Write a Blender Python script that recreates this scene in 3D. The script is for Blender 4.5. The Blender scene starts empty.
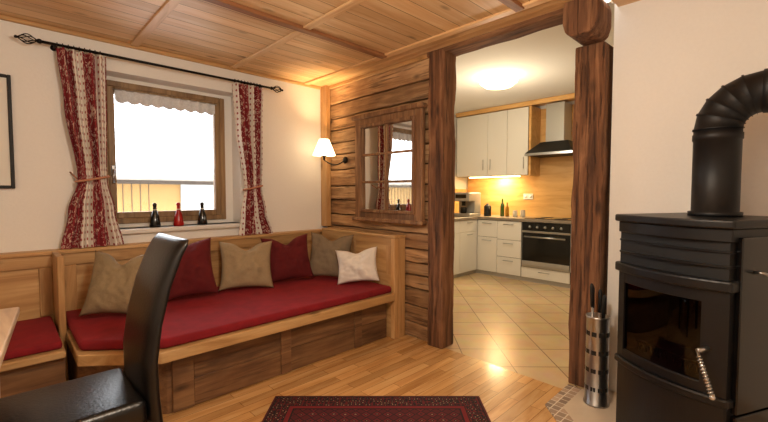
import bpy, bmesh, math, random
from mathutils import Vector, Matrix, noise
random.seed(7)
scene=bpy.context.scene
COL=scene.collection
# ------------------------------------------------------------------ materials
def newmat(name):
    m=bpy.data.materials.new(name); m.use_nodes=True
    nt=m.node_tree; b=nt.nodes.get('Principled BSDF')
    return m,nt,b
def lin(c):
    return tuple(((x/12.92) if x<=0.04045 else ((x+0.055)/1.055)**2.4) for x in c)
def H(h):
    h=h.lstrip('#'); return lin(tuple(int(h[i:i+2],16)/255 for i in (0,2,4)))
def P(name,col,rough=.5,metal=0,emit=None,es=0,coat=0,noise_amt=0.0,nscale=20,bump=0,sheen=0,sheencol=None):
    m,nt,b=newmat(name); c=H(col) if isinstance(col,str) else col
    b.inputs['Base Color'].default_value=(*c,1)
    b.inputs['Roughness'].default_value=rough
    b.inputs['Metallic'].default_value=metal
    b.inputs['Coat Weight'].default_value=coat
    b.inputs['Sheen Weight'].default_value=sheen
    if sheencol: b.inputs['Sheen Tint'].default_value=(*H(sheencol),1)
    if emit:
        b.inputs['Emission Color'].default_value=(*H(emit),1); b.inputs['Emission Strength'].default_value=es
    tc=nt.nodes.new('ShaderNodeTexCoord')
    n=nt.nodes.new('ShaderNodeTexNoise'); n.inputs['Scale'].default_value=nscale; n.inputs['Detail'].default_value=5
    nt.links.new(tc.outputs['Object'],n.inputs['Vector'])
    if noise_amt:
        mx=nt.nodes.new('ShaderNodeMix'); mx.data_type='RGBA'
        mx.inputs[6].default_value=(*[x*(1-noise_amt) for x in c],1)
        mx.inputs[7].default_value=(*[min(1,x*(1+noise_amt)) for x in c],1)
        nt.links.new(n.outputs['Fac'],mx.inputs[0]); nt.links.new(mx.outputs[2],b.inputs['Base Color'])
    if bump:
        bp=nt.nodes.new('ShaderNodeBump'); bp.inputs['Strength'].default_value=bump; bp.inputs['Distance'].default_value=.01
        nt.links.new(n.outputs['Fac'],bp.inputs['Height']); nt.links.new(bp.outputs['Normal'],b.inputs['Normal'])
    return m
def math_(nt,op,a,b=None):
    n=nt.nodes.new('ShaderNodeMath'); n.operation=op
    for i,x in enumerate((a,b)):
        if x is None: continue
        if isinstance(x,(int,float)): n.inputs[i].default_value=x
        else: nt.links.new(x,n.inputs[i])
    return n.outputs[0]
def mixc(nt,f,a,b,mode='MIX'):
    mx=nt.nodes.new('ShaderNodeMix'); mx.data_type='RGBA'; mx.blend_type=mode
    for i,x in ((0,f),(6,a),(7,b)):
        if isinstance(x,(int,float)): mx.inputs[i].default_value=x
        elif isinstance(x,tuple): mx.inputs[i].default_value=(*x,1) if len(x)==3 else x
        else: nt.links.new(x,mx.inputs[i])
    return mx.outputs[2]
def wood(name,dark,mid,light,axis=0,rough=.5,knots=.5,var=.25,cross=9.0,brick=None,bump=.25,coat=0,cracks=0):
    m,nt,b=newmat(name)
    tc=nt.nodes.new('ShaderNodeTexCoord'); geo=nt.nodes.new('ShaderNodeNewGeometry')
    vec=tc.outputs['Object']
    off=nt.nodes.new('ShaderNodeVectorMath'); off.operation='ADD'
    sc=math_(nt,'MULTIPLY',geo.outputs['Random Per Island'],17.0)
    nt.links.new(vec,off.inputs[0]); nt.links.new(sc,off.inputs[1])
    v=off.outputs[0]
    br=None
    if brick:
        bw,bh,mo,off_=brick
        src=vec
        br=nt.nodes.new('ShaderNodeTexBrick'); br.offset=off_
        br.inputs['Scale'].default_value=1; br.inputs['Brick Width'].default_value=bw; br.inputs['Row Height'].default_value=bh
        br.inputs['Mortar Size'].default_value=mo; br.inputs['Mortar Smooth'].default_value=.1
        br.inputs['Color1'].default_value=(1-var,1-var,1-var,1); br.inputs['Color2'].default_value=(1+var*.3,1+var*.3,1+var*.3,1)
        br.inputs['Mortar'].default_value=(.3,.24,.18,1)
        nt.links.new(src,br.inputs['Vector'])
        o2=nt.nodes.new('ShaderNodeVectorMath'); o2.operation='MULTIPLY_ADD'
        nt.links.new(br.outputs['Color'],o2.inputs[0]); o2.inputs[1].default_value=(13,13,13); nt.links.new(v,o2.inputs[2]); v=o2.outputs[0]
    mp=nt.nodes.new('ShaderNodeMapping'); s=[cross]*3; s[axis]=.7; mp.inputs['Scale'].default_value=s
    nt.links.new(v,mp.inputs['Vector'])
    n1=nt.nodes.new('ShaderNodeTexNoise'); n1.inputs['Scale'].default_value=1.6; n1.inputs['Detail'].default_value=7; n1.inputs['Roughness'].default_value=.62; n1.inputs['Distortion'].default_value=1.2
    nt.links.new(mp.outputs[0],n1.inputs['Vector'])
    r=nt.nodes.new('ShaderNodeValToRGB'); e=r.color_ramp.elements
    e[0].position=.28; e[0].color=(*H(dark),1); e[1].position=.72; e[1].color=(*H(light),1)
    k=r.color_ramp.elements.new(.5); k.color=(*H(mid),1)
    nt.links.new(n1.outputs['Fac'],r.inputs[0])
    col=r.outputs[0]; height=n1.outputs['Fac']
    if cracks:
        mc=nt.nodes.new('ShaderNodeMapping'); s=[cross*4.5]*3; s[axis]=1.6; mc.inputs['Scale'].default_value=s
        nt.links.new(v,mc.inputs['Vector'])
        nc=nt.nodes.new('ShaderNodeTexNoise'); nc.inputs['Scale'].default_value=1.5; nc.inputs['Detail'].default_value=5; nc.inputs['Roughness'].default_value=.6; nt.links.new(mc.outputs[0],nc.inputs['Vector'])
        cr=nt.nodes.new('ShaderNodeMapRange'); cr.inputs[1].default_value=.34; cr.inputs[2].default_value=.45; cr.inputs[3].default_value=cracks; cr.inputs[4].default_value=0
        nt.links.new(nc.outputs['Fac'],cr.inputs[0])
        col=mixc(nt,cr.outputs[0],col,tuple(x*.3 for x in H(dark)))
        n4=nt.nodes.new('ShaderNodeTexNoise'); n4.inputs['Scale'].default_value=3.2; n4.inputs['Detail'].default_value=5; nt.links.new(v,n4.inputs['Vector'])
        pr_=nt.nodes.new('ShaderNodeMapRange'); pr_.inputs[1].default_value=.45; pr_.inputs[2].default_value=.65; pr_.inputs[3].default_value=0; pr_.inputs[4].default_value=.4
        nt.links.new(n4.outputs['Fac'],pr_.inputs[0])
        col=mixc(nt,pr_.outputs[0],col,H(dark))
        height=math_(nt,'SUBTRACT',height,math_(nt,'MULTIPLY',cr.outputs[0],1.0))
    if knots:
        mk=nt.nodes.new('ShaderNodeMapping'); s=[5.5]*3; s[axis]=2.2; mk.inputs['Scale'].default_value=s
        nt.links.new(v,mk.inputs['Vector'])
        vo=nt.nodes.new('ShaderNodeTexVoronoi'); vo.inputs['Scale'].default_value=1.0
        nt.links.new(mk.outputs[0],vo.inputs['Vector'])
        kr=nt.nodes.new('ShaderNodeMapRange'); kr.inputs[1].default_value=.05; kr.inputs[2].default_value=.15; kr.inputs[3].default_value=knots; kr.inputs[4].default_value=0
        nt.links.new(vo.outputs['Distance'],kr.inputs[0])
        col=mixc(nt,kr.outputs[0],col,tuple(x*.4 for x in H(dark)))
    if br: col=mixc(nt,1.0,col,br.outputs['Color'],'MULTIPLY')
    else:
        hsv=nt.nodes.new('ShaderNodeHueSaturation')
        vv=math_(nt,'MULTIPLY_ADD',geo.outputs['Random Per Island'],var*2); vv.node.inputs[2].default_value=1-var
        nt.links.new(vv,hsv.inputs['Value']); nt.links.new(col,hsv.inputs['Color']); col=hsv.outputs[0]
    nt.links.new(col,b.inputs['Base Color'])
    b.inputs['Roughness'].default_value=rough; b.inputs['Coat Weight'].default_value=coat; b.inputs['Coat Roughness'].default_value=.12
    bp=nt.nodes.new('ShaderNodeBump'); bp.inputs['Strength'].default_value=bump; bp.inputs['Distance'].default_value=.007 if cracks else .004
    nt.links.new(height,bp.inputs['Height']); nt.links.new(bp.outputs[0],b.inputs['Normal'])
    return m

M={}
M['wall']=P('plaster_white','#ebe8e2',.85,noise_amt=.03,nscale=60,bump=.08)
M['kwall']=P('plaster_kitchen','#e4e0d8',.85,noise_amt=.02,nscale=60)
M['oldwood']=wood('old_timber_x','#6f4c31','#a57f57','#c9a47a',axis=1,rough=.8,knots=.85,var=.26,bump=1,cross=8,cracks=.6)
M['oldwoodv']=wood('old_timber_z','#432a1a','#754d31','#a07350',axis=2,rough=.85,knots=.8,var=.08,bump=1,cross=9,cracks=.7)
M['oldwoody']=wood('old_beam_y','#4a2f1b','#7d5435','#a57a55',axis=1,rough=.85,knots=.6,var=.08,bump=.9,cross=9,cracks=.6)
M['pinex']=wood('pine_x','#9d7244','#c09763','#d5b17f',axis=0,rough=.45,knots=.8,var=.14,cross=8)
M['piney']=wood('pine_y','#9d7244','#c09763','#d5b17f',axis=1,rough=.45,knots=.8,var=.14,cross=8)
M['pinez']=wood('pine_z','#936a42','#b78c59','#cca675',axis=2,rough=.45,knots=.8,var=.16,cross=8)
M['benchf']=wood('bench_front_pine','#4c3120','#795638','#9a754f',axis=0,rough=.55,knots=.85,var=.2,cross=8,cracks=.4)
M['ceil']=wood('ceiling_boards','#cc9d66','#e3ba88','#efd0a2',axis=0,rough=.42,knots=.9,var=.17,cross=8,brick=(6,.125,.0028,.5))
M['ceily']=wood('ceiling_boards_y','#c59563','#dcb280','#e9c797',axis=1,rough=.42,knots=.7,var=.14,cross=8)
M['batten']=wood('ceiling_batten','#6c4229','#8b5a38','#a26f47',axis=0,rough=.5,knots=.2,var=.1)
M['floor']=wood('parquet_floor','#b5804a','#d6a468','#e6bd84',axis=0,rough=.2,knots=.15,var=.24,cross=7,brick=(.62,.07,.0014,.37),bump=.03,coat=.35)
M['winwood']=wood('window_wood','#6c5138','#8d704e','#a88963',axis=2,rough=.5,knots=.1,var=.1)
M['kwood']=wood('kitchen_beech','#c4914f','#d8a868','#e4ba7c',axis=1,rough=.4,knots=.1,var=.05,cross=5)
M['tabletop']=wood('table_wood','#b09070','#c8ab8a','#d9c1a2',axis=1,rough=.35,knots=.1,var=.05)
M['mirrorframe']=wood('mirror_frame','#5c3e29','#8b6442','#b38d64',axis=2,rough=.7,knots=.5,var=.2,cross=10,cracks=.5)
def tilemat():
    m,nt,b=newmat('kitchen_tiles')
    tc=nt.nodes.new('ShaderNodeTexCoord')
    mp=nt.nodes.new('ShaderNodeMapping'); mp.inputs['Location'].default_value=(.08,.1,0); mp.inputs['Rotation'].default_value=(0,0,math.radians(45))
    nt.links.new(tc.outputs['Object'],mp.inputs['Vector'])
    br=nt.nodes.new('ShaderNodeTexBrick'); br.offset=0
    br.inputs['Scale'].default_value=1; br.inputs['Brick Width'].default_value=.33; br.inputs['Row Height'].default_value=.33
    br.inputs['Mortar Size'].default_value=.004
    br.inputs['Color1'].default_value=(*H('#c6aa82'),1); br.inputs['Color2'].default_value=(*H('#d2b890'),1); br.inputs['Mortar'].default_value=(*H('#86705a'),1)
    nt.links.new(mp.outputs[0],br.inputs['Vector'])
    n=nt.nodes.new('ShaderNodeTexNoise'); n.inputs['Scale'].default_value=7; n.inputs['Detail'].default_value=6
    nt.links.new(tc.outputs['Object'],n.inputs['Vector'])
    c=mixc(nt,.35,br.outputs['Color'],n.outputs['Color'],'SOFT_LIGHT')
    nt.links.new(c,b.inputs['Base Color']); b.inputs['Roughness'].default_value=.25
    return m
M['tile']=tilemat()
def mosaic():
    m,nt,b=newmat('hearth_mosaic')
    tc=nt.nodes.new('ShaderNodeTexCoord')
    br=nt.nodes.new('ShaderNodeTexBrick'); br.offset=0
    br.inputs['Scale'].default_value=1; br.inputs['Brick Width'].default_value=.05; br.inputs['Row Height'].default_value=.05; br.inputs['Mortar Size'].default_value=.003
    br.inputs['Color1'].default_value=(*H('#b79c84'),1); br.inputs['Color2'].default_value=(*H('#6e5a4c'),1); br.inputs['Mortar'].default_value=(*H('#d8ccba'),1)
    nt.links.new(tc.outputs['Object'],br.inputs['Vector']); nt.links.new(br.outputs['Color'],b.inputs['Base Color']); b.inputs['Roughness'].default_value=.35
    return m
M['mosaic']=mosaic()
M['hearth']=P('hearth_tile','#c9b7a0',.3,noise_amt=.15,nscale=8)
M['red']=P('red_upholstery','#7e0a18',.9,noise_amt=.4,nscale=12,bump=.15,sheen=.15,sheencol='#c02030')
M['redp']=P('dark_red_pillow','#5a080d',.9,noise_amt=.25,nscale=18,bump=.2,sheen=.12,sheencol='#c02030')
M['beige']=P('beige_pillow','#8b785a',.9,noise_amt=.12,nscale=60,bump=.25)
M['beige2']=P('light_beige_pillow','#9b8768',.9,noise_amt=.12,nscale=60,bump=.25)
M['taupe']=P('taupe_pillow','#80705a',.9,noise_amt=.12,nscale=60,bump=.25)
M['white']=P('white_pillow','#e2dcd4',.9,noise_amt=.05,nscale=60,bump=.2)
M['leather']=P('black_leather','#0b0a0b',.32,noise_amt=.2,nscale=90,bump=.12)
M['darkleg']=P('dark_wood_leg','#1a100b',.45,noise_amt=.2)
M['iron']=P('black_iron','#15110f',.5,.6)
M['stove']=P('stove_black_steel','#101012',.42,.2,noise_amt=.15,nscale=120,bump=.05)
M['stovegloss']=P('stove_black_stone','#060607',.2,0,noise_amt=.5,nscale=220)
M['pipe']=P('stove_pipe','#151517',.5,.3,noise_amt=.15,nscale=80)
M['steel']=P('brushed_steel','#b0b0b0',.3,1.0,noise_amt=.08,nscale=50)
M['satin']=P('satin_silver','#a9a7a3',.35,.35)
M['chrome']=P('chrome','#cfcfcf',.12,1.0)
M['hole']=P('dark_slot','#17120f',.8)
M['kwhite']=P('kitchen_white_front','#e4e1da',.35)
M['counter']=P('countertop','#8a7e70',.35,noise_amt=.25,nscale=90)
M['plinth']=P('plinth','#b0aaa0',.5)
M['black']=P('black_gloss','#0a0a0b',.12)
M['blackmatte']=P('black_matte','#101010',.6)
M['firebrick']=P('fire_brick','#1c1815',.9,noise_amt=.3,nscale=10)
M['sill']=P('sill_white','#dedbd6',.35)
M['rope']=P('tieback_rope','#b07a60',.8)
M['shade']=P('lamp_shade','#f3e6cc',.8,emit='#ffe0ae',es=6.0)
M['dome']=P('dome_glass','#fff4dd',.4,emit='#ffdf9e',es=14.0)
M['ldome']=P('living_dome_glass','#fff4dd',.4,emit='#ffe8c8',es=14.0)
M['ubar']=P('undercabinet_tube','#fff0d8',.4,emit='#ffd590',es=12.0)
M['ext_wood']=P('exterior_facade','#93703f',.8,noise_amt=.15,nscale=3)
M['ext_roof']=P('exterior_roof','#7c7469',.8,noise_amt=.6,nscale=2)
M['snow']=P('snow','#eef0f4',.8)
M['ext_dark']=P('exterior_dark','#4a3d31',.7)
M['ext_wall']=P('exterior_wall','#a3a09a',.7)
M['paper']=P('passepartout','#e6e2d8',.8)
M['print']=P('art_print','#9a958c',.8,noise_amt=.5,nscale=6)
M['green']=P('green_bottle_glass','#3b5a1c',.12)
M['amber']=P('oil_bottle_glass','#a8781e',.12)
M['jar']=P('jar_glass','#c7bfae',.15)
M['redglaze']=P('red_glaze','#a01010',.25)
M['label']=P('bottle_label','#dcd8cf',.6)
M['lace']=P('lace','#d4d6da',.9,noise_amt=.25,nscale=70)
M['mirror']=P('mirror_glass','#e0e0dc',.02,1.0)
def glassmat(name,ior=1.3,tint=(1,1,1)):
    m=bpy.data.materials.new(name); m.use_nodes=True; nt=m.node_tree; nt.nodes.clear()
    o=nt.nodes.new('ShaderNodeOutputMaterial'); mx=nt.nodes.new('ShaderNodeMixShader'); t=nt.nodes.new('ShaderNodeBsdfTransparent'); g=nt.nodes.new('ShaderNodeBsdfGlossy')
    t.inputs[0].default_value=(*tint,1)
    g.inputs['Roughness'].default_value=.02; f=nt.nodes.new('ShaderNodeFresnel'); f.inputs[0].default_value=ior
    nt.links.new(f.outputs[0],mx.inputs[0]); nt.links.new(t.outputs[0],mx.inputs[1]); nt.links.new(g.outputs[0],mx.inputs[2]); nt.links.new(mx.outputs[0],o.inputs[0])
    return m
M['glass']=glassmat('window_glass')
M['stoveglass']=glassmat('stove_glass',1.5,(.2,.18,.17))
def curtainmat():
    m,nt,b=newmat('curtain_print')
    uv=nt.nodes.new('ShaderNodeUVMap'); sx=nt.nodes.new('ShaderNodeSeparateXYZ'); nt.links.new(uv.outputs[0],sx.inputs[0])
    u,v=sx.outputs[0],sx.outputs[1]
    n2=nt.nodes.new('ShaderNodeTexNoise'); n2.inputs['Scale'].default_value=22; n2.inputs['Detail'].default_value=4; n2.inputs['Distortion'].default_value=2; nt.links.new(uv.outputs[0],n2.inputs['Vector'])
    f1=math_(nt,'GREATER_THAN',n2.outputs['Fac'],.57)
    red=mixc(nt,f1,H('#84212a'),H('#cfb6a6'))
    v2=nt.nodes.new('ShaderNodeTexVoronoi'); v2.inputs['Scale'].default_value=20; v2.inputs['Randomness'].default_value=0; nt.links.new(uv.outputs[0],v2.inputs['Vector'])
    f2=math_(nt,'LESS_THAN',v2.outputs['Distance'],.2)
    cream=mixc(nt,f2,H('#e2dad0'),H('#9c4a4a'))
    st=math_(nt,'LESS_THAN',math_(nt,'FRACT',math_(nt,'MULTIPLY',u,2.4)),.58)
    c=mixc(nt,st,cream,red)
    nt.links.new(c,b.inputs['Base Color']); b.inputs['Roughness'].default_value=.9
    return m
M['curtain']=curtainmat()
def rugmat(hw,hh):
    m,nt,b=newmat('persian_rug_pattern')
    tc=nt.nodes.new('ShaderNodeTexCoord'); sx=nt.nodes.new('ShaderNodeSeparateXYZ'); nt.links.new(tc.outputs['Object'],sx.inputs[0])
    ax=math_(nt,'ABSOLUTE',sx.outputs[0]); ay=math_(nt,'ABSOLUTE',sx.outputs[1])
    dx=math_(nt,'SUBTRACT',hw,ax); dy=math_(nt,'SUBTRACT',hh,ay); d=math_(nt,'MINIMUM',dx,dy)
    vo=nt.nodes.new('ShaderNodeTexVoronoi'); vo.inputs['Scale'].default_value=16; vo.inputs['Randomness'].default_value=.15; vo.distance='MANHATTAN'
    nt.links.new(tc.outputs['Object'],vo.inputs['Vector'])
    v3=nt.nodes.new('ShaderNodeTexVoronoi'); v3.inputs['Scale'].default_value=45; v3.inputs['Randomness'].default_value=.4; nt.links.new(tc.outputs['Object'],v3.inputs['Vector'])
    r=nt.nodes.new('ShaderNodeValToRGB'); r.color_ramp.interpolation='CONSTANT'
    e=r.color_ramp.elements; e[0].position=0; e[0].color=(*H('#8a6a50'),1); e[1].position=.14; e[1].color=(*H('#140c10'),1)
    for p,c in ((.26,'#5c1218'),(.5,'#1c0c10'),(.64,'#4a0e14')):
        k=r.color_ramp.elements.new(p); k.color=(*H(c),1)
    nt.links.new(vo.outputs['Distance'],r.inputs[0])
    r2=nt.nodes.new('ShaderNodeValToRGB'); r2.color_ramp.interpolation='CONSTANT'
    e=r2.color_ramp.elements; e[0].position=0; e[0].color=(*H('#96765c'),1); e[1].position=.2; e[1].color=(*H('#120c12'),1)
    k=r2.color_ramp.elements.new(.5); k.color=(*H('#5a1016'),1)
    nt.links.new(v3.outputs['Distance'],r2.inputs[0])
    def band(lo,hi): return math_(nt,'MULTIPLY',math_(nt,'GREATER_THAN',d,lo),math_(nt,'LESS_THAN',d,hi))
    c=r.outputs[0]
    c=mixc(nt,band(0,.155),c,H('#12080c'))
    c=mixc(nt,band(.02,.05),c,r2.outputs[0])
    c=mixc(nt,band(.055,.115),c,r2.outputs[0])
    c=mixc(nt,band(.12,.145),c,H('#6a141a'))
    c=mixc(nt,band(.0,.012),c,H('#4c1014'))
    nt.links.new(c,b.inputs['Base Color']); b.inputs['Roughness'].default_value=.95
    return m

# ------------------------------------------------------------------ mesh builder
class B:
    def __init__(s): s.v=[];s.f=[];s.m=[];s.s=[];s.uv=[];s.mats=[]
    def mi(s,k):
        if k not in s.mats: s.mats.append(k)
        return s.mats.index(k)
    def add(s,vs,fs,mat,smooth=False,T=None,uvs=None):
        o=len(s.v); i=s.mi(mat)
        for v in vs:
            v=Vector(v); s.v.append(T@v if T else v)
        for f in fs: s.f.append([o+a for a in f]); s.m.append(i); s.s.append(smooth); s.uv.append([uvs[a] for a in f] if uvs else None)
    def addbm(s,bm,mat,smooth=False,T=None):
        bm.verts.index_update()
        s.add([v.co.copy() for v in bm.verts],[[v.index for v in f.verts] for f in bm.faces],mat,smooth,T); bm.free()
    def box(s,a,b,mat,bev=.003,T=None,seg=1,cuts=0,jit=0,axis=2,smooth=False,fine=0):
        a=Vector(a);b=Vector(b); bm=bmesh.new(); bmesh.ops.create_cube(bm,size=1)
        sz=b-a; c=(a+b)/2
        for v in bm.verts: v.co=Vector((v.co.x*sz.x,v.co.y*sz.y,v.co.z*sz.z))+c
        if bev>0:
            bmesh.ops.bevel(bm,geom=bm.edges[:],offset=min(bev,.45*min(abs(x) for x in sz)),segments=seg,affect='EDGES',profile=.5)
        if cuts:
            for i in range(1,cuts):
                co=a.copy(); co[axis]=a[axis]+sz[axis]*i/cuts; n=Vector((0,0,0)); n[axis]=1
                bmesh.ops.bisect_plane(bm,geom=bm.verts[:]+bm.edges[:]+bm.faces[:],plane_co=co,plane_no=n)
            for v in bm.verts:
                d=noise.noise_vector(v.co*4+Vector((3.1,7.7,1.3)))*jit
                if fine: d+=noise.noise_vector(v.co*17+Vector((1.1,4.7,9.3)))*fine
                d[axis]=0; v.co+=d
        s.addbm(bm,mat,smooth,T)
    def prism(s,pts,z0,z1,mat,bev=0,T=None,seg=2,smooth=False):
        bm=bmesh.new(); lo=[bm.verts.new((x,y,z0)) for x,y in pts]; hi=[bm.verts.new((x,y,z1)) for x,y in pts]
        n=len(pts); bm.faces.new(lo[::-1]); bm.faces.new(hi)
        for i in range(n): bm.faces.new((lo[i],lo[(i+1)%n],hi[(i+1)%n],hi[i]))
        bmesh.ops.recalc_face_normals(bm,faces=bm.faces[:])
        if bev: bmesh.ops.bevel(bm,geom=bm.edges[:],offset=bev,segments=seg,affect='EDGES',profile=.5)
        s.addbm(bm,mat,smooth,T)
    def lathe(s,prof,c,mat,n=28,T=None,smooth=True):
        vs=[];fs=[]
        for r,z in prof:
            for i in range(n):
                a=2*math.pi*i/n; vs.append((c[0]+r*math.cos(a),c[1]+r*math.sin(a),c[2]+z))
        k=len(prof)
        for j in range(k-1):
            for i in range(n):
                fs.append((j*n+i,j*n+(i+1)%n,(j+1)*n+(i+1)%n,(j+1)*n+i))
        if prof[0][0]>0: fs.append(tuple(range(n))[::-1])
        if prof[-1][0]>0: fs.append(tuple((k-1)*n+i for i in range(n)))
        s.add(vs,fs,mat,smooth,T)
    def cyl(s,c,r,h,mat,n=24,T=None,smooth=True): s.lathe([(r,0),(r,h)],c,mat,n,T,smooth)
    def tube(s,pts,r,mat,n=10,T=None,smooth=True):
        pts=[Vector(p) for p in pts]; vs=[];fs=[]
        rr=r if isinstance(r,list) else [r]*len(pts)
        up=Vector((0,0,1)); prev=None
        for i,p in enumerate(pts):
            t=(pts[min(i+1,len(pts)-1)]-pts[max(i-1,0)]).normalized()
            if prev is None:
                x=t.cross(up if abs(t.z)<.9 else Vector((1,0,0))).normalized()
            else: x=(prev-t*prev.dot(t)).normalized()
            prev=x; y=t.cross(x)
            for k in range(n):
                a=2*math.pi*k/n; vs.append(p+(x*math.cos(a)+y*math.sin(a))*rr[i])
        for i in range(len(pts)-1):
            for k in range(n): fs.append((i*n+k,i*n+(k+1)%n,(i+1)*n+(k+1)%n,(i+1)*n+k))
        fs.append(tuple(range(n))[::-1]); fs.append(tuple((len(pts)-1)*n+k for k in range(n)))
        s.add(vs,fs,mat,smooth,T)
    def sphere(s,c,r,mat,T=None,sc=(1,1,1)):
        bm=bmesh.new(); bmesh.ops.create_uvsphere(bm,u_segments=20,v_segments=12,radius=r)
        for v in bm.verts: v.co=Vector((v.co.x*sc[0],v.co.y*sc[1],v.co.z*sc[2]))+Vector(c)
        s.addbm(bm,mat,True,T)
    def obj(s,name,keep=False,origin=None,matrix=None):
        me=bpy.data.meshes.new(name)
        if not s.v: return
        if keep: o=Vector((0,0,0))
        elif origin is not None: o=Vector(origin)
        else:
            xs=[v.x for v in s.v];ys=[v.y for v in s.v];zs=[v.z for v in s.v]
            o=Vector(((min(xs)+max(xs))/2,(min(ys)+max(ys))/2,min(zs)))
        if matrix: o=Vector((0,0,0))
        me.from_pydata([tuple(v-o) for v in s.v],[],s.f)
        for k in s.mats: me.materials.append(M[k])
        me.polygons.foreach_set('material_index',s.m); me.polygons.foreach_set('use_smooth',s.s)
        if any(u for u in s.uv):
            l=me.uv_layers.new(name='UVMap'); i=0
            for pi,u in enumerate(s.uv):
                for k in range(len(s.f[pi])):
                    if u: l.data[i].uv=u[k]
                    i+=1
        me.validate(); me.update()
        ob=bpy.data.objects.new(name,me); COL.objects.link(ob)
        if matrix: ob.matrix_world=matrix
        else: ob.location=o
        return ob
def RZ(x,y,z,deg): return Matrix.Translation((x,y,z))@Matrix.Rotation(math.radians(deg),4,'Z')

# ------------------------------------------------------------------ room shell
XT=2.60; YW=3.60; ZC=2.43; KC=2.64; KX=6.0; KY=4.05
X0=-1.9; Y0=-1.1
b=B(); b.box((X0,Y0,-.06),(XT,YW,0),'floor',0); b.obj('floor',keep=True)
b=B(); b.box((XT,0.0,-.06),(KX,KY,0),'tile',0); b.obj('floor_kitchen',keep=True)
b=B(); b.box((XT,Y0,-.06),(2.78,0,0),'floor',0); b.obj('floor_strip',keep=True)
b=B(); b.box((X0,Y0,ZC),(2.34,YW,ZC+.06),'ceil',0)
for i in range(4): b.box((2.34+i*.065+.001,Y0,ZC),(2.34+(i+1)*.065-.001,YW,ZC+.06),'ceily',.002)
b.box((2.60,Y0,ZC),(2.78,.78,ZC+.06),'ceily',0)
b.obj('ceiling',keep=True)
b=B(); b.box((2.745,0,KC),(KX,KY,KC+.06),'kwall',0); b.obj('ceiling_kitchen',keep=True)
hx0,hx1,hz0,hz1=.47,1.62,1.0,2.2
b=B()
b.box((X0-.1,YW,0),(hx0,YW+.38,2.7),'wall',0); b.box((hx1,YW,0),(2.70,YW+.38,2.7),'wall',0)
b.box((hx0,YW,0),(hx1,YW+.38,hz0),'wall',0); b.box((hx0,YW,hz1),(hx1,YW+.38,2.7),'wall',0)
b.obj('wall_window_side',keep=True)
b=B(); b.box((X0-.1,Y0,0),(X0,YW,2.7),'wall',0); b.obj('wall_left',keep=True)
b=B(); b.box((X0-.1,Y0-.1,0),(2.9,Y0,2.7),'wall',0); b.obj('wall_behind',keep=True)
b=B(); b.box((2.78,Y0,0),(2.90,.80,2.7),'wall',0); b.obj('wall_stove_side',keep=True)
b=B(); b.box((2.70,.80,ZC+.012),(2.745,1.96,2.7),'kwall',0); b.obj('wall_door_lintel',keep=True)
b=B(); b.box((2.722,2.115,0),(2.745,KY,2.7),'kwall',0); b.obj('wall_kitchen_partition',keep=True)
b=B(); b.box((2.902,.0,0),(2.92,.80,2.7),'kwall',0); b.obj('wall_kitchen_front',keep=True)
b=B(); b.box((KX,0,0),(KX+.1,KY,2.7),'kwall',0); b.obj('wall_kitchen_back',keep=True)
b=B(); b.box((2.745,KY,0),(KX,KY+.1,2.7),'kwall',0); b.obj('wall_kitchen_left',keep=True)
b=B(); b.box((2.90,-.1,0),(KX,0,2.7),'kwall',0); b.obj('wall_kitchen_right',keep=True)
b=B(); z=0.0; i=0
while z<ZC-.01:
    h=random.uniform(.115,.175); z1=min(ZC,z+h)
    if ZC-z1<.06: z1=ZC
    dx=random.uniform(-.008,.012)
    b.box((XT+dx,2.11,z+.005),(2.70,YW-.005,z1-.005),'oldwood',.010,cuts=30,jit=.010,axis=1,seg=2,fine=.002)
    z=z1
b.box((2.66,2.115,0),(2.715,YW-.005,ZC),'hole',0)
b.obj('wall_timber',keep=True)
b=B(); b.box((2.53,3.49,0.92),(2.588,3.597,ZC),'pinez',.004); b.obj('trim_corner_post')
b=B(); b.box((2.565,2.12,2.395),(2.588,3.49,ZC),'piney',.004); b.box((-1.9,3.575,2.40),(2.53,3.60,ZC),'pinex',.004); b.obj('trim_ceiling')
b=B()
def batx(y,x0,x1,w=.06): b.box((x0,y-w/2,ZC-.026),(x1,y+w/2,ZC),'batten',.004)
def baty(x,y0,y1,w=.06): b.box((x-w/2,y0,ZC-.016),(x+w/2,y1,ZC),'ceily',.004)
for y in (2.40,1.20,0.0): batx(y,X0,2.34)
for x in (-.82,-.02,.78,1.56,2.34): baty(x,Y0,YW-.03)
b.obj('ceiling_battens',keep=True)
b=B(); b.box((2.55,1.945,0),(2.715,2.10,ZC),'oldwoodv',.010,cuts=50,jit=.011,axis=2,seg=2,fine=.004)
b.obj('timber_post')
b=B(); b.box((2.70,.822,0),(2.89,1.005,2.22),'oldwoodv',.012,cuts=50,jit=.013,axis=2,seg=2,fine=.004)
b.obj('timber_post')
b=B(); b.box((2.55,1.0,2.395),(2.72,2.12,2.44),'oldwoody',.008,cuts=30,jit=.006,axis=1,seg=2,fine=.002)
b.obj('door_header_beam')
b=B()
prof=[(.10,.11),(.118,.06),(.118,-.03),(.10,-.085),(.06,-.115),(-.06,-.115),(-.10,-.085),(-.118,-.03),(-.118,.06),(-.10,.11)]
T=Matrix.Translation((2.64,.905,2.337))@Matrix.Rotation(math.radians(90),4,'Y')@Matrix.Rotation(math.radians(90),4,'Z')
b.prism([(x*.84,z) for x,z in prof],-.15,.12,'oldwoodv',.012,T=T)
b.obj('post_bolster')

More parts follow.
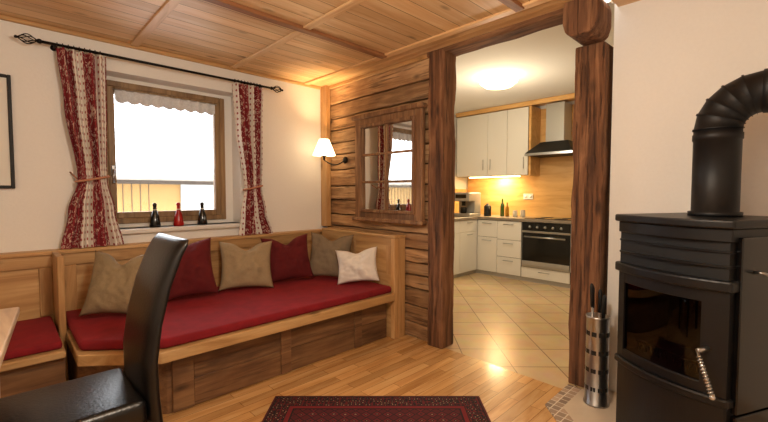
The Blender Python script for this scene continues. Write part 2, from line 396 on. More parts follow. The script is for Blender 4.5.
# ------------------------------------------------------------------ window
b=B()
fx0,fx1,fz0,fz1=.58,1.55,1.03,2.17
y0,y1=3.76,3.83
def frame(b,x0,x1,z0,z1,y0,y1,w,mat,bev=.005):
    b.box((x0,y0,z0),(x0+w,y1,z1),mat,bev); b.box((x1-w,y0,z0),(x1,y1,z1),mat,bev)
    b.box((x0+w,y0,z0),(x1-w,y1,z0+w),mat,bev); b.box((x0+w,y0,z1-w),(x1-w,y1,z1),mat,bev)
frame(b,fx0,fx1,fz0,fz1,y0,y1,.045,'winwood')
frame(b,fx0+.045,fx1-.045,fz0+.045,fz1-.045,y0+.005,y1-.01,.05,'winwood')
b.box((fx0+.095,y0+.03,fz0+.095),(fx1-.095,y0+.036,fz1-.095),'glass',0)
b.box((fx0+.058,y0-.02,1.42),(fx0+.082,y0+.005,1.50),'steel',.004)
b.tube([(fx0+.07,y0-.03,1.47),(fx0+.07,y0-.03,1.36)],.008,'steel')
b.box((hx0,y0+.01,hz0),(fx0,y1,hz1),'wall',0); b.box((fx1,y0+.01,hz0),(hx1,y1,hz1),'wall',0); b.box((fx0,y0+.01,fz1),(fx1,y1,hz1),'wall',0); b.box((fx0,y0+.01,hz0),(fx1,y1,fz0),'wall',0)
b.obj('window_1')
b=B(); b.box((hx0-.03,YW-.05,.965),(hx1+.03,y0+.005,1.0),'sill',.006,seg=2); b.obj('window_sill')
b=B(); vs=[];fs=[]; n=96
for i in range(n+1):
    t=i/n; x=fx0+.095+t*(fx1-fx0-.19); y=y0-.012+.006*math.sin(t*60)
    vs.append((x,y,fz1-.07)); vs.append((x,y,fz1-.155-.02*abs(math.sin(t*math.pi*9))))
for i in range(n): fs.append((2*i,2*i+1,2*i+3,2*i+2))
b.add(vs,fs,'lace',True); b.tube([(fx0+.08,y0-.012,fz1-.07),(fx1-.08,y0-.012,fz1-.07)],.004,'steel'); b.obj('lace_valance')
def bottle(x,y,body,name):
    b=B(); b.lathe([(.038,0),(.042,.01),(.036,.05),(.030,.09),(.018,.125),(.013,.15),(.014,.175),(.017,.18),(.014,.195),(0,.2)],(x,y,1.0005),body)
    b.lathe([(.0368,.035),(.0335,.06)],(x,y,1.0),'label'); b.lathe([(.0165,.128),(.0145,.145)],(x,y,1.0),'label'); b.obj(name)
bottle(.91,3.64,'black','ornamental_bottle'); bottle(1.09,3.64,'redglaze','ornamental_bottle'); bottle(1.285,3.64,'black','ornamental_bottle')
b=B(); rz=2.285; ry=3.50
b.tube([(.22,ry,rz),(1.90,ry,rz)],.010,'iron',12)
for sx,x in ((-1,.22),(1,1.90)):
    b.sphere((x,ry,rz),.016,'iron')
    for k in range(6):
        a=k*math.pi/3; pts=[]
        for j in range(13):
            t=j/12; rr=.030*math.sin(math.pi*t); aa=a+t*1.6
            pts.append((x+sx*(.01+t*.10),ry+rr*math.cos(aa),rz+rr*math.sin(aa)))
        b.tube(pts,.0035,'iron',6)
    b.sphere((x+sx*.115,ry,rz),.010,'iron')
for x in (.30,1.82):
    b.tube([(x,ry,rz),(x,YW-.001,rz)],.006,'iron'); b.lathe([(.02,0),(.02,.01)],(0,0,0),'iron',T=Matrix.Translation((x,YW-.0005,rz))@Matrix.Rotation(math.radians(90),4,'X'))
rings=[.31+.03*i for i in range(9)]+[1.54+.03*i for i in range(9)]
for x in rings:
    b.tube([(x,ry+.014*math.cos(a*math.pi/6),rz+.001+.014*math.sin(a*math.pi/6)) for a in range(13)],.0025,'iron',6)
b.obj('curtain_rod')
CZ0=2.268; CZ1=.892
def curtain(keys,tz,phase,uoff,flip=False):
    b=B(); nz=70; nx=120; vs=[];fs=[];uvs=[]
    for j in range(nz+1):
        z=CZ0+(CZ1-CZ0)*j/nz
        for k in range(len(keys)-1):
            z0,l0,r0=keys[k]; z1,l1,r1=keys[k+1]
            if z<=z0+1e-6 and z>=z1-1e-6:
                t=(z0-z)/(z0-z1); t=t*t*(3-2*t); L=l0+(l1-l0)*t; R=r0+(r1-r0)*t; break
        g=math.exp(-((z-tz)/.12)**2)
        for i in range(nx+1):
            u=i/nx; x=L+(R-L)*u
            amp=.026*(1-.5*g)
            y=ry+amp*math.sin(u*2*math.pi*5.5+phase+.4*math.sin(z*3))+.008*math.sin(u*23+z*4)
            vs.append((x,y+.0,z)); uvs.append((u*.85+uoff,z))
    for j in range(nz):
        for i in range(nx):
            a=j*(nx+1)+i; fs.append((a,a+1,a+nx+2,a+nx+1))
    b.add(vs,fs,'curtain',True,uvs=uvs)
    kz=min(keys,key=lambda q:abs(q[0]-tz)); L,R=kz[1],kz[2]; cx=(L+R)/2; rw=(R-L)/2+.008
    b.tube([(cx+rw*math.cos(a*math.pi/14),ry+.036*math.sin(a*math.pi/14),tz+.02*math.cos(a*math.pi/14)) for a in range(29)],.009,'rope',8)
    b.tube([(L if not flip else R,ry+.02,tz),((L-.03) if not flip else (R+.03),YW-.002,tz+.05)],.005,'rope',6)
    return b.obj('curtain')
curtain([(2.28,.305,.585),(1.9,.335,.58),(1.38,.395,.57),(1.15,.335,.615),(.86,.285,.665)],1.38,0,.0)
curtain([(2.28,1.53,1.80),(1.9,1.55,1.785),(1.33,1.615,1.78),(1.1,1.585,1.82),(.86,1.56,1.89)],1.33,1.2,.25,True)
b=B(); frame(b,-.55,.075,1.31,2.05,3.572,3.598,.02,'blackmatte',.003); b.box((-.53,3.588,1.33),(.055,3.597,2.03),'paper',0); b.box((-.40,3.585,1.47),(-.07,3.589,1.88),'print',0); b.obj('framed_picture')

# ------------------------------------------------------------------ exterior
b=B()
b.box((-8,11,-2),(20,11.3,1.55),'ext_wood',0)
for k in range(60): b.box((-8+k*.18,10.985,-2),(-7.988+k*.18,11,1.5),'ext_dark',0)
b.box((-8,10.9,1.5),(20,11.0,1.62),'ext_dark',0)
b.box((3.35,10.93,-2),(9,11,1.5),'ext_wall',0); b.box((4.3,10.9,.55),(5.0,10.94,1.3),'ext_dark',0)
b.add([(-8,10.4,1.62),(20,10.4,1.62),(20,13.5,2.05),(-8,13.5,2.05),(-8,10.4,1.58),(20,10.4,1.58),(20,13.5,2.0),(-8,13.5,2.0)],[(0,1,2,3),(4,7,6,5),(0,4,5,1),(1,5,6,2),(2,6,7,3),(3,7,4,0)],'ext_roof')
vs=[];fs=[];n=80
for i in range(n+1):
    x=-8+28*i/n; yl=11.9+.7*noise.noise(Vector((x*.8,0,0)))
    t=(yl-10.4)/3.1; zz=1.62+.43*t
    vs+= [(x,yl,zz+.005),(x,yl+.08,zz+.07),(x,13.6,2.16)]
for i in range(n):
    for k in range(2): a=i*3+k; fs.append((a,a+3,a+4,a+1))
b.add(vs,fs,'snow',True)
b.obj('neighbour_building')
b=B(); b.box((-40,4.2,-2.2),(50,60,-2.0),'snow',0); b.obj('snowy_ground')

# ------------------------------------------------------------------ benches
MT=.47
b=B()
def offp(d): return [(.27,3.465),(.27,2.68-d),(.62-d*.4,2.40-d),(2.43,2.40-d),(2.43,3.465)]
b.prism([(.28,3.46),(.28,2.76),(.66,2.47),(2.425,2.47),(2.425,3.46)],0,.345,'benchf',.004,seg=1)
for i,(x0,x1) in enumerate(((.68,.80),(.80,1.38),(1.38,1.46),(1.46,2.05),(2.05,2.13),(2.13,2.425))):
    stile=(x1-x0)<.15
    for z0,z1 in (((.005,.343),) if stile else ((.005,.17),(.173,.343))):
        b.box((x0+.001,2.458-(.008 if stile else 0),z0),(x1-.001,2.472,z1),'benchf',.003)
b.prism(offp(.04),.345,.41,'pinex',.006)
b.box((-1.85,2.80,0),(.235,3.465,.40),'benchf',.004); b.box((-1.85,2.76,.37),(.235,3.465,.41),'pinex',.006)
b.box((.24,3.15,0),(.275,3.465,.885),'pinez',.004)
b.obj('corner_bench')
b=B()
b.box((-1.85,3.50,0),(2.50,3.595,.86),'pinex',.0)
b.box((-1.85,3.47,.86),(2.50,3.597,.888),'pinex',.005)
b.box((-1.85,3.48,.78),(2.43,3.502,.86),'pinex',.002)
for x in (-1.6,-1.0,-.4,.17,.30,.95,1.65,2.35): b.box((x,3.478,.45),(x+.069,3.503,.779),'pinez',.003)
b.obj('wainscot_panelling')
b=B()
b.box((2.445,2.42,0),(2.50,3.46,.885),'piney',.004); b.box((2.50,2.42,0),(2.575,3.46,.87),'piney',0)
b.box((2.436,2.37,.885),(2.575,3.46,.91),'piney',.005)
for z0,z1 in ((.50,.56),(.82,.884)): b.box((2.438,2.422,z0),(2.446,3.44,z1),'piney',.002)
for y in (2.422,2.9): b.box((2.438,y,.561),(2.446,y+.06,.819),'pinez',.002)
b.box((2.436,2.375,0),(2.50,2.42,.884),'pinez',.004)
b.box((2.50,2.375,0),(2.575,2.42,.884),'pinez',.003)
b.obj('bench_end_panel')
b=B(); b.prism([(.285,3.46),(.285,2.68),(.63,2.39),(2.425,2.39),(2.425,3.46)],.412,MT,'red',.022,seg=4,smooth=True); b.obj('bench_mattress')
b=B(); b.box((-1.5,2.80,.412),(.225,3.46,.455),'red',.016,seg=3,smooth=True); b.obj('bench_cushion')

def pillow(name,x,y,w,h,t,mat,yaw,tilt,roll=0,chop=.12,z=MT,seed=0):
    b=B(); n=30; vs=[];fs=[]
    for side in (1,-1):
        for j in range(n+1):
            for i in range(n+1):
                u=-1+2*i/n; v=-1+2*j/n
                X=w/2*u*(1-.11*(1-v*v)); Z=h/2*v*(1-.11*(1-u*u))
                if v>0: Z-=chop*h*math.exp(-(u/.33)**2)*v**2
                th=((1-abs(u)**2.6)*(1-abs(v)**2.6)); th=max(0,th)**.6
                th*=1-.4*math.exp(-(u/.2)**2)*max(0,v)*(chop*6)
                nn=noise.noise(Vector((u*2.2+seed,v*2.2,side*3+seed)))*.028+noise.noise(Vector((u*6+seed,v*6,side)))*.012
                nn+=-.016*math.exp(-((abs(u)-.45*(1-v))/.08)**2)*max(0,v+.2)*chop*6
                vs.append((X,side*(t/2*th+nn*th),Z+h/2))
    N=(n+1)*(n+1)
    for s_ in (0,1):
        for j in range(n):
            for i in range(n):
                a=s_*N+j*(n+1)+i; f=(a,a+1,a+n+2,a+n+1)
                fs.append(f if s_==1 else f[::-1])
    T=RZ(x,y,z,yaw)@Matrix.Rotation(math.radians(-tilt),4,'X')@Matrix.Rotation(math.radians(roll),4,'Y')
    b.add(vs,fs,mat,True,T=T)
    zs=min(v.z for v in b.v)
    for v in b.v: v.z+=z+.001-zs
    ob=b.obj(name)
    bm=bmesh.new(); bm.from_mesh(ob.data); bmesh.ops.remove_doubles(bm,verts=bm.verts[:],dist=.0005); bmesh.ops.recalc_face_normals(bm,faces=bm.faces[:]); bm.to_mesh(ob.data); bm.free()
    for p in ob.data.polygons: p.use_smooth=True
    return ob
pillow('throw_pillow',.485,3.02,.36,.43,.17,'beige',-30,22,5,.16,seed=1)
pillow('throw_pillow',1.0,3.13,.42,.46,.16,'redp',-14,23,-4,.05,seed=2)
pillow('throw_pillow',1.45,3.13,.44,.42,.17,'beige2',-20,23,2,.15,seed=3)
pillow('throw_pillow',1.87,3.13,.44,.43,.16,'redp',-18,22,-3,.15,seed=4)
pillow('throw_pillow',2.17,2.99,.42,.43,.15,'taupe',-50,16,3,.12,seed=5)
pillow('throw_pillow',2.235,2.62,.38,.31,.13,'white',-48,18,-6,.1,seed=6)

# ------------------------------------------------------------------ dining chair
b=B(); cy=1.94; hw=.225
prof=[(.42,.30),(.408,.45),(.405,.60),(.425,.75),(.462,.90),(.508,1.02),(.543,1.085)]
pts=[]
for k in range(len(prof)*3-2):
    i=k//3; t=(k%3)/3
    if i>=len(prof)-1: pts.append(Vector(prof[-1])); break
    pts.append(Vector(prof[i]).lerp(Vector(prof[i+1]),t))
sec=[]
for i,p in enumerate(pts):
    tt=i/(len(pts)-1); th=.034*(1-.25*tt)
    if i==len(pts)-1: th*=.55
    ww=hw*(1-.04*tt) - (.006 if i==len(pts)-1 else 0)
    bow=.012
    ring=[]
    m_=10
    for k in range(m_+1):
        yv=-ww+2*ww*k/m_; e=1-(abs(yv)/ww)**8*.55
        ring.append((p.x-th*e+bow*((yv/ww)**2),cy+yv,p.y))
    for k in range(m_,-1,-1):
        yv=-ww+2*ww*k/m_; e=1-(abs(yv)/ww)**8*.55
        ring.append((p.x+th*e+bow*((yv/ww)**2)*.5,cy+yv,p.y))
    sec.append(ring)
nr=len(sec[0]); vs=[v for r_ in sec for v in r_]; fs=[]
for j in range(len(sec)-1):
    for k in range(nr): fs.append((j*nr+k,j*nr+(k+1)%nr,(j+1)*nr+(k+1)%nr,(j+1)*nr+k))
h=nr//2
for base in (0,(len(sec)-1)*nr):
    for k in range(h-1): fs.append((base+k,base+k+1,base+nr-2-k,base+nr-1-k))
b.add(vs,fs,'leather',True)
b.box((-.06,cy-.22,.37),(.39,cy+.22,.475),'leather',.03,seg=4,smooth=True)
for x,y in ((-.02,cy-.18),(-.02,cy+.18),(.41,cy-.18),(.41,cy+.18)):
    b.add([(x-.022,y-.022,.38),(x+.022,y-.022,.38),(x+.022,y+.022,.38),(x-.022,y+.022,.38),(x-.015,y-.015,0),(x+.015,y-.015,0),(x+.015,y+.015,0),(x-.015,y+.015,0)],[(0,1,2,3),(4,7,6,5),(0,4,5,1),(1,5,6,2),(2,6,7,3),(3,7,4,0)],'darkleg')
b.obj('dining_chair')
b=B(); T=RZ(.05,2.50,0,-5)
b.box((-.95,-1.35,.715),(0,0,.75),'tabletop',.006,T=T,seg=2)
b.box((-.88,-1.28,.63),(-.07,-.07,.715),'tabletop',.003,T=T)
for x in (-.88,-.14):
    for y in (-1.28,-.14): b.box((x,y,0),(x+.07,y+.07,.63),'tabletop',.004,T=T)
b.obj('dining_table')
rw,rh=.64,.40
M['rug']=rugmat(rw,rh)
b=B(); b.box((-rw,-rh,0),(rw,rh,.008),'rug',.002)
b.obj('persian_rug',matrix=RZ(1.38,1.48,.001,-44.2))

# ------------------------------------------------------------------ wall mirror window
b=B(); xw=XT-.022
wy0,wy1,wz0,wz1=2.15,3.02,1.02,2.01
def fr(y0,y1,z0,z1,x0,x1,w,mat,bev=.006,cuts=10,jit=.006):
    b.box((x0,y0,z0),(x1,y0+w,z1),mat,bev,cuts=cuts,jit=jit); b.box((x0,y1-w,z0),(x1,y1,z1),mat,bev,cuts=cuts,jit=jit)
    b.box((x0,y0+w,z0),(x1,y1-w,z0+w),mat,bev); b.box((x0,y0+w,z1-w),(x1,y1-w,z1),mat,bev)
fr(wy0,wy1,wz0,wz1,xw-.045,xw,.085,'mirrorframe')
fr(wy0+.075,wy1-.075,wz0+.075,wz1-.075,xw-.065,xw,.03,'mirrorframe')
b.box((xw-.075,wy0-.02,wz0-.01),(xw-.0,wy1+.02,wz0+.025),'mirrorframe',.008)
b.box((xw-.075,wy0-.02,wz1-.02),(xw-.0,wy1+.02,wz1+.02),'mirrorframe',.008)
gy0,gy1,gz0,gz1=wy0+.105,wy1-.105,wz0+.105,wz1-.105
b.box((xw-.03,gy0,gz0),(xw-.022,gy1,gz1),'mirror',0)
b.box((xw-.045,(gy0+gy1)/2-.016,gz0),(xw-.03,(gy0+gy1)/2+.016,gz1),'mirrorframe',.003)
for k in (1,2):
    zz=gz0+(gz1-gz0)*k/3; b.box((xw-.042,gy0,zz-.011),(xw-.03,gy1,zz+.011),'mirrorframe',.003)
b.obj('window_frame_mirror')
b=B(); 
b.lathe([(.035,0),(.035,.012),(.02,.025),(0,.028)],(0,0,0),'iron',T=Matrix.Translation((XT-.022,3.22,1.62))@Matrix.Rotation(math.radians(-90),4,'Y'))
pts=[]
for i in range(17):
    t=i/16; pts.append((2.57-.17*t,3.22+.13*t,1.62-.05*math.sin(math.pi*t)+.0*t))
b.tube(pts,.006,'iron')
b.tube([(2.40,3.35,1.62),(2.40,3.35,1.68)],.012,'iron'); b.lathe([(.03,0),(.03,.006)],(2.40,3.35,1.655),'iron')
b.lathe([(.115,0),(.116,.004),(.05,.165),(.048,.165),(.112,.004)],(2.40,3.35,1.665),'shade')
b.obj('wall_lamp')

# ------------------------------------------------------------------ stove
ST=RZ(2.375,.29,.012,-115.5)
b=B()
W=.25;D=.23
def outl(w,d,bulge,n=16):
    pts=[]
    for i in range(n+1):
        x=-w+2*w*i/n; pts.append((x,-d+.02-bulge*(1-(x/w)**2)))
    return pts+[(w,d+.03),(-w,d+.03)]
def strip(pts,z0,z1,mat,closed=False):
    vs=[];fs=[]
    for x,y in pts: vs+= [ST@Vector((x,y,z0)),ST@Vector((x,y,z1))]
    n=len(pts)
    for i in range(n-1): fs.append((2*i,2*i+2,2*i+3,2*i+1))
    b.add(vs,fs,mat,True)
b.prism(outl(W,D,.05),.03,.40,'stove',.006,T=ST,seg=1)
b.prism(outl(W-.02,D-.02,.03),0,.04,'stove',.0,T=ST)
b.prism(outl(W+.01,D+.01,.06),.395,.43,'stove',.006,T=ST,seg=1)
b.box((-W+.01,.10,.43),(W-.01,D+.03,.90),'stove',0,T=ST); b.box((-W+.035,.09,.44),(W-.04,.10,.87),'firebrick',0,T=ST)
fb=[(-.205+.37*i/14,0) for i in range(15)]
arc=[(x,-D+.03-.045*(1-(x/W)**2)) for x,_ in fb]
strip(arc,.47,.82,'stoveglass')
def barc(x): return -D+.02-.05*(1-(x/W)**2)
for x0,x1 in ((-W,-.205),(.165,W)):
    ya=barc(x0); yb=barc(x1)
    b.add([ST@Vector(p) for p in ((x0,ya,.43),(x1,yb,.43),(x1,.12,.43),(x0,.12,.43),(x0,ya,.87),(x1,yb,.87),(x1,.12,.87),(x0,.12,.87))],[(0,3,2,1),(4,5,6,7),(0,1,5,4),(1,2,6,5),(2,3,7,6),(3,0,4,7)],'stove')
for z0,z1 in ((.43,.475),(.815,.87)): b.prism(outl(W-.002,D,.049),z0,z1,'stove',.003,T=ST,seg=1)
for k in range(9):
    x=-.17+.035*k; b.box((x,-.17,.476),(x+.008,-.155,.52),'blackmatte',.001,T=ST)
b.box((-.18,-.172,.515),(.14,-.153,.525),'blackmatte',.001,T=ST)
b.prism(outl(W+.015,D+.015,.065),.87,.915,'stove',.008,T=ST,seg=2)
b.prism(outl(W-.005,D,.02),.915,1.12,'blackmatte',0,T=ST)
for k in range(2): b.prism(outl(W,D+.003,.045-.01*k),.965+.06*k,.975+.06*k,'stove',.002,T=ST,seg=1)
b.prism(outl(W+.005,D+.005,.05),1.07,1.125,'stove',.004,T=ST,seg=1)
b.prism(outl(W+.018,D+.02,.06),1.125,1.16,'stove',.008,T=ST,seg=2)
for sx in (1,-1):
    a,c=(W-.002,W+.022) if sx>0 else (-W-.022,-W+.002)
    b.box((a,-.18,.06),(c,.235,.36),'stovegloss',.004,T=ST); b.box((a,-.18,.37),(c,.235,1.09),'stovegloss',.004,T=ST)
pts=[]
hp0=Vector((.185,-.285,.62)); hp1=Vector((.255,-.30,.46))
b.tube([ST@hp0,ST@hp1],.006,'steel',8)
ax=(hp1-hp0).normalized(); e1=ax.cross(Vector((0,1,0))).normalized(); e2=ax.cross(e1)
for i in range(161):
    t=i/160; pts.append(ST@(hp0.lerp(hp1,.12+.83*t)+(e1*math.cos(t*2*math.pi*12)+e2*math.sin(t*2*math.pi*12))*.009))
b.tube(pts,.0028,'chrome',6)
b.tube([ST@Vector((.19,-.22,.625)),ST@hp0],.009,'steel'); b.sphere(ST@hp1,.011,'chrome')
b.tube([ST@Vector((W+.022,-.10,.95)),ST@Vector((W+.05,-.10,.95)),ST@Vector((W+.05,-.05,.935))],.006,'steel')
b.obj('wood_stove')
b=B(); pr=.089; PX,PY=2.40,.245; pz=1.1735
b.lathe([(pr+.012,0),(pr+.012,.02),(pr,.022),(pr,.35),(pr+.004,.352),(pr+.004,.38),(pr,.382),(pr,.40)],(PX,PY,pz),'pipe',n=36)
zt=pz+.40; R=.15
segs=5
def ring_at(a):
    return Vector((PX,PY-R+R*math.cos(a),zt+R*math.sin(a))), Vector((0,-math.sin(a),math.cos(a)))
for k in range(segs):
    a0=math.pi/2*k/segs; a1=math.pi/2*(k+1)/segs
    p0,t0=ring_at(a0); p1,t1=ring_at(a1)
    vs=[];fs=[]; n=36
    for p,a,dr in ((p0,a0,.005),(p0.lerp(p1,.1),a0+(a1-a0)*.1,.005),(p0.lerp(p1,.13),a0+(a1-a0)*.13,0),(p1,a1,0)):
        rad=Vector((0,math.cos(a),math.sin(a)))
        for i in range(n):
            q=2*math.pi*i/n; vs.append(p+(Vector((1,0,0))*math.cos(q)+rad*math.sin(q))*(pr+dr))
    for j in range(3):
        for i in range(n): fs.append((j*n+i,j*n+(i+1)%n,(j+1)*n+(i+1)%n,(j+1)*n+i))
    b.add(vs,fs,'pipe',True)
T=Matrix.Translation((PX,PY-R,zt+R))@Matrix.Rotation(math.radians(90),4,'X')
L=PY-R-Y0-.002
b.lathe([(pr+.005,0),(pr+.005,.03),(pr,.032),(pr,L-.02),(pr+.04,L-.02),(pr+.04,L)],(0,0,0),'pipe',n=36,T=T)
b.obj('flue_pipe')
b=B(); hp=[(2.775,.79),(2.675,.79),(2.675,.99),(2.32,.99),(1.72,.41),(1.72,-.7),(2.775,-.7)]
b.prism(hp,0.0,.008,'mosaic',0); hp2=[(2.775,.785),(2.67,.785),(2.67,.90),(2.36,.90),(1.81,.37),(1.81,-.61),(2.775,-.61)]
b.prism(hp2,.008,.011,'hearth',0); b.obj('stove_hearth',keep=True)
b=B(); tx,ty=2.55,.78; b.lathe([(.07,0),(.07,.01),(.064,.015),(.062,.52),(.066,.525),(.066,.535),(.058,.535),(.056,.03),(0,.03)],(tx,ty,.012),'steel',n=32)
for r_ in range(4):
    zz=.10+.11*r_
    for k in range(10):
        a=2*math.pi*k/10
        T=Matrix.Translation((tx,ty,zz))@Matrix.Rotation(a,4,'Z')
        b.box((.0595,-.014,0),(.0635,.014,.028),'hole',.003,T=T)
for k,(dx,dy,hh) in enumerate(((.02,.0,.70),(-.02,.02,.74),(-.01,-.025,.68),(.02,.03,.72))):
    b.tube([(tx+dx*.6,ty+dy*.6,.05),(tx+dx*1.3,ty+dy*1.3,hh-.12)],.005,'steel'); b.tube([(tx+dx*1.3,ty+dy*1.3,hh-.14),(tx+dx*1.45,ty+dy*1.45,hh-.02),(tx+dx*1.5,ty+dy*1.5,hh)],[.010,.012,.006],'blackmatte')
b.obj('fireplace_tool_stand')

# ------------------------------------------------------------------ kitchen
b=B()
fx=5.42; CT=.91; OY0,OY1=2.02,2.70
b.box((5.45,.62,0),(5.98,KY-.005,.06),'plinth',0)
b.box((fx+.02,.62,.06),(5.99,KY-.005,.87),'kwhite',0)
b.box((3.2,3.49,0),(5.48,4.04,.06),'plinth',0); b.box((3.2,3.47,.06),(fx+.02,4.04,.87),'kwhite',0)
def fronty(y0,y1,z0,z1,handle=True):
    b.box((fx,y0+.003,z0+.003),(fx+.02,y1-.003,z1-.003),'kwhite',.003)
    b.box((fx+.012,y0-.001,z0-.001),(fx+.0205,y1+.001,z1+.001),'hole',0)
    if handle:
        b.tube([(fx-.025,(y0+y1)/2-.08,z1-.05),(fx-.025,(y0+y1)/2+.08,z1-.05)],.006,'steel',8)
        for s_ in (-.07,.07): b.tube([(fx-.025,(y0+y1)/2+s_,z1-.05),(fx+.001,(y0+y1)/2+s_,z1-.05)],.004,'steel',6)
for z0,z1 in ((.06,.32),(.32,.58),(.58,.865)):
    fronty(2.71,3.10,z0,z1) 
fronty(3.10,3.44,.06,.60); fronty(3.10,3.44,.60,.865)
fronty(.62,1.3,.06,.865); fronty(1.3,2.01,.06,.865); fronty(OY0-.005,OY1+.005,.06,.215)
for x0,x1 in ((3.2,3.8),(3.8,4.4),(4.4,4.95),(4.95,5.42)):
    for z0,z1 in ((.06,.68),(.68,.865)):
        b.box((x0+.003,3.45,z0+.003),(x1-.003,3.47,z1-.003),'kwhite',.002)
        b.tube([((x0+x1)/2-.07,3.43,z1-.04),((x0+x1)/2+.07,3.43,z1-.04)],.006,'steel',8)
b.box((fx-.02,.60,.87),(5.972,KY-.003,CT),'counter',.004); b.box((3.2,3.43,.87),(fx-.02,4.02,CT),'counter',.004)
b.obj('kitchen_base_cabinets')
b=B()
b.box((fx-.015,OY0,.25),(fx+.011,OY1-.01,.72),'black',.004); b.box((fx-.017,OY0,.74),(fx+.011,OY1-.01,.865),'black',.003)
b.box((fx-.02,OY0,.22),(fx+.011,OY1-.01,.25),'steel',.003); b.box((fx-.021,OY0,.715),(fx-.001,OY1-.01,.745),'steel',.003)
b.box((fx-.021,OY0,.25),(fx-.001,OY1-.01,.31),'satin',.002)
b.tube([(fx-.05,2.07,.66),(fx-.05,2.64,.66)],.012,'steel')
for y in (2.10,2.61): b.tube([(fx-.05,y,.66),(fx-.01,y,.66)],.006,'steel')
for k in range(5): b.lathe([(.018,0),(.016,.022)],(0,0,0),'steel',n=14,T=Matrix.Translation((fx-.017,2.13+k*.11,.80))@Matrix.Rotation(math.radians(-90),4,'Y'))
b.obj('built_in_oven')
b=B(); b.box((fx+.03,2.03,CT+.001),(5.93,2.68,CT+.008),'black',.002)
for x,y,r_ in ((5.56,2.20,.09),(5.56,2.50,.075),(5.80,2.20,.075),(5.80,2.50,.09)): b.lathe([(r_,0),(r_,.0015)],(x,y,CT+.008),'blackmatte')
b.obj('ceramic_hob')
b=B(); b.box((5.975,.62,CT),(5.998,KY-.04,1.56),'kwood',0); b.box((5.975,1.9,1.56),(5.998,2.74,2.56),'kwood',0); b.box((3.2,KY-.025,CT+.001),(5.975,KY-.002,1.35),'kwood',0)
b.box((5.62,1.0,2.57),(5.66,KY-.03,2.635),'kwood',.003); b.box((5.66,1.0,2.61),(5.97,KY-.03,2.635),'kwood',0)
b.box((5.66,2.70,1.545),(5.97,2.735,2.57),'kwood',.002)
b.obj('kitchen_wood_panelling')
b=B()
b.box((5.67,2.74,1.57),(5.972,KY-.03,2.56),'kwhite',0)
for y0,y1 in ((2.74,3.08),(3.08,3.42),(3.42,4.02)):
    b.box((5.65,y0+.003,1.555),(5.67,y1-.003,2.56),'kwhite',.003); b.box((5.664,y0-.001,1.553),(5.6705,y1+.001,2.56),'hole',0)
for y in (2.80,3.36,3.49):
    b.tube([(5.63,y,1.65),(5.63,y,1.82)],.006,'steel',8)
b.obj('kitchen_wall_cabinets')
b=B(); b.box((5.78,2.95,1.535),(5.84,3.85,1.551),'ubar',0); b.obj('under_cabinet_light')
b=B()
b.box((5.70,2.24,1.98),(5.972,2.50,2.565),'satin',.003)
b.add([(5.47,2.04,1.82),(5.97,2.04,1.82),(5.97,2.69,1.82),(5.47,2.69,1.82),(5.47,2.04,1.86),(5.97,2.04,1.86),(5.97,2.69,1.86),(5.47,2.69,1.86),(5.68,2.18,2.02),(5.97,2.18,2.02),(5.97,2.56,2.02),(5.68,2.56,2.02)],
 [(0,3,2,1),(0,1,5,4),(1,2,6,5),(2,3,7,6),(3,0,4,7),(4,5,9,8),(5,6,10,9),(6,7,11,10),(7,4,8,11),(8,9,10,11)],'blackmatte')
b.box((5.46,2.03,1.815),(5.48,2.70,1.85),'steel',.002)
b.obj('range_hood')
CMY=3.60; cx0=5.20
b=B(); b.box((cx0,CMY-.15,CT+.002),(cx0+.32,CMY+.15,CT+.05),'satin',.006); b.box((cx0+.14,CMY-.15,CT+.05),(cx0+.32,CMY+.15,CT+.38),'satin',.012,seg=2); b.box((cx0-.02,CMY-.15,CT+.24),(cx0+.16,CMY+.15,CT+.38),'satin',.012,seg=2)
b.cyl((cx0+.06,CMY,CT+.17),.03,.07,'blackmatte'); b.lathe([(.045,0),(.05,.08),(.04,.10)],(cx0+.06,CMY,CT+.052),'blackmatte')
b.box((cx0-.024,CMY-.10,CT+.29),(cx0-.018,CMY+.10,CT+.35),'black',.001)
b.obj('coffee_machine')
b=B(); b.lathe([(.055,0),(.058,.01),(.058,.15),(.05,.17),(.02,.185),(.02,.2),(0,.205)],(5.64,3.40,CT+.001),'blackmatte'); b.tube([(5.60,3.36,CT+.05),(5.57,3.32,CT+.09),(5.59,3.35,CT+.15)],.007,'blackmatte'); b.obj('electric_kettle')
def kb(x,y,mat,h,r,name):
    b=B(); b.lathe([(r,0),(r,h*.55),(r*.85,h*.65),(r*.35,h*.78),(r*.35,h*.97),(r*.42,h),(0,h)],(x,y,CT+.001),mat); b.obj(name)
kb(5.75,3.20,'green',.28,.033,'wine_bottle'); kb(5.72,3.10,'amber',.22,.03,'oil_bottle')
for x,y,h in ((5.75,2.98,.10),(5.76,2.86,.11)):
    b=B(); b.lathe([(.035,0),(.038,.01),(.038,h*.8),(.03,h*.88),(.034,h*.89),(.034,h),(0,h)],(x,y,CT+.001),'jar'); b.obj('storage_jar')
b=B(); LX,LY=4.22,2.42; b.lathe([(.225,0),(.23,-.02),(.21,-.07),(.16,-.11),(.08,-.13),(0,-.135)],(LX,LY,KC-.001),'dome',n=36); b.obj('flush_ceiling_lamp')
b=B(); b.box((5.966,2.80,1.18),(5.974,2.96,1.27),'sill',.004); 
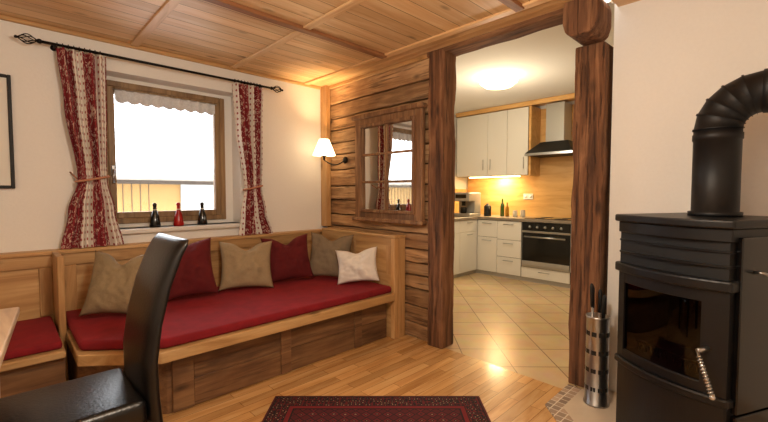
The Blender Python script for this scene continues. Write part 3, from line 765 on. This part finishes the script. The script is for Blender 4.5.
for y in (2.84,2.92): b.lathe([(.02,0),(.02,.003)],(0,0,0),'label',n=16,T=Matrix.Translation((5.966,y,1.225))@Matrix.Rotation(math.radians(-90),4,'Y'))
b.obj('power_socket')

# ------------------------------------------------------------------ living room lamps (above / behind the viewer)
def dome(x,y,r):
    b=B(); b.lathe([(r,0),(r,-.02),(r*.85,-.06),(r*.5,-.085),(0,-.095)],(x,y,ZC-.001),'ldome',n=32); b.obj('flush_ceiling_lamp')
dome(.55,.65,.17); dome(-1.0,.4,.17)
def light(kind,name,loc,power,col,size=.1,rot=None,**k):
    l=bpy.data.lights.new(name,kind); l.energy=power; l.color=col
    if kind=='POINT': l.shadow_soft_size=size
    if kind=='AREA': l.shape='DISK'; l.size=size
    o=bpy.data.objects.new(name,l); COL.objects.link(o); o.location=loc
    if rot: o.rotation_euler=rot
    return o
WARM=(1,.875,.72)
light('POINT','ceiling_bulb',(.60,.75,1.95),70,WARM,.12)
light('POINT','ceiling_bulb',(-1.0,.4,2.0),10,WARM,.14)
light('POINT','wall_lamp_bulb',(2.40,3.35,1.74),42,(1,.70,.36),.03)
light('POINT','kitchen_bulb',(LX,LY,2.05),28,(1,.88,.68),.12)
light('AREA','undercabinet_glow',(5.80,3.3,1.53),15,(1,.74,.38),.25,rot=(0,0,0))
w=bpy.data.worlds.new('overcast_sky'); scene.world=w; w.use_nodes=True
bg=w.node_tree.nodes['Background']; bg.inputs[0].default_value=(.93,.965,1.0,1); bg.inputs[1].default_value=7.5

# ------------------------------------------------------------------ camera
cam=bpy.data.cameras.new('camera'); co=bpy.data.objects.new('camera',cam); COL.objects.link(co)
cam.sensor_width=36; cam.lens=18.5; cam.clip_start=.05
co.location=(0,0,1.28)
az=math.radians(45.8); el=math.radians(-2.6)
d=Vector((math.cos(az)*math.cos(el),math.sin(az)*math.cos(el),math.sin(el)))
co.rotation_euler=d.to_track_quat('-Z','Y').to_euler()
scene.camera=co
scene.view_settings.view_transform='Standard'
scene.view_settings.exposure=0
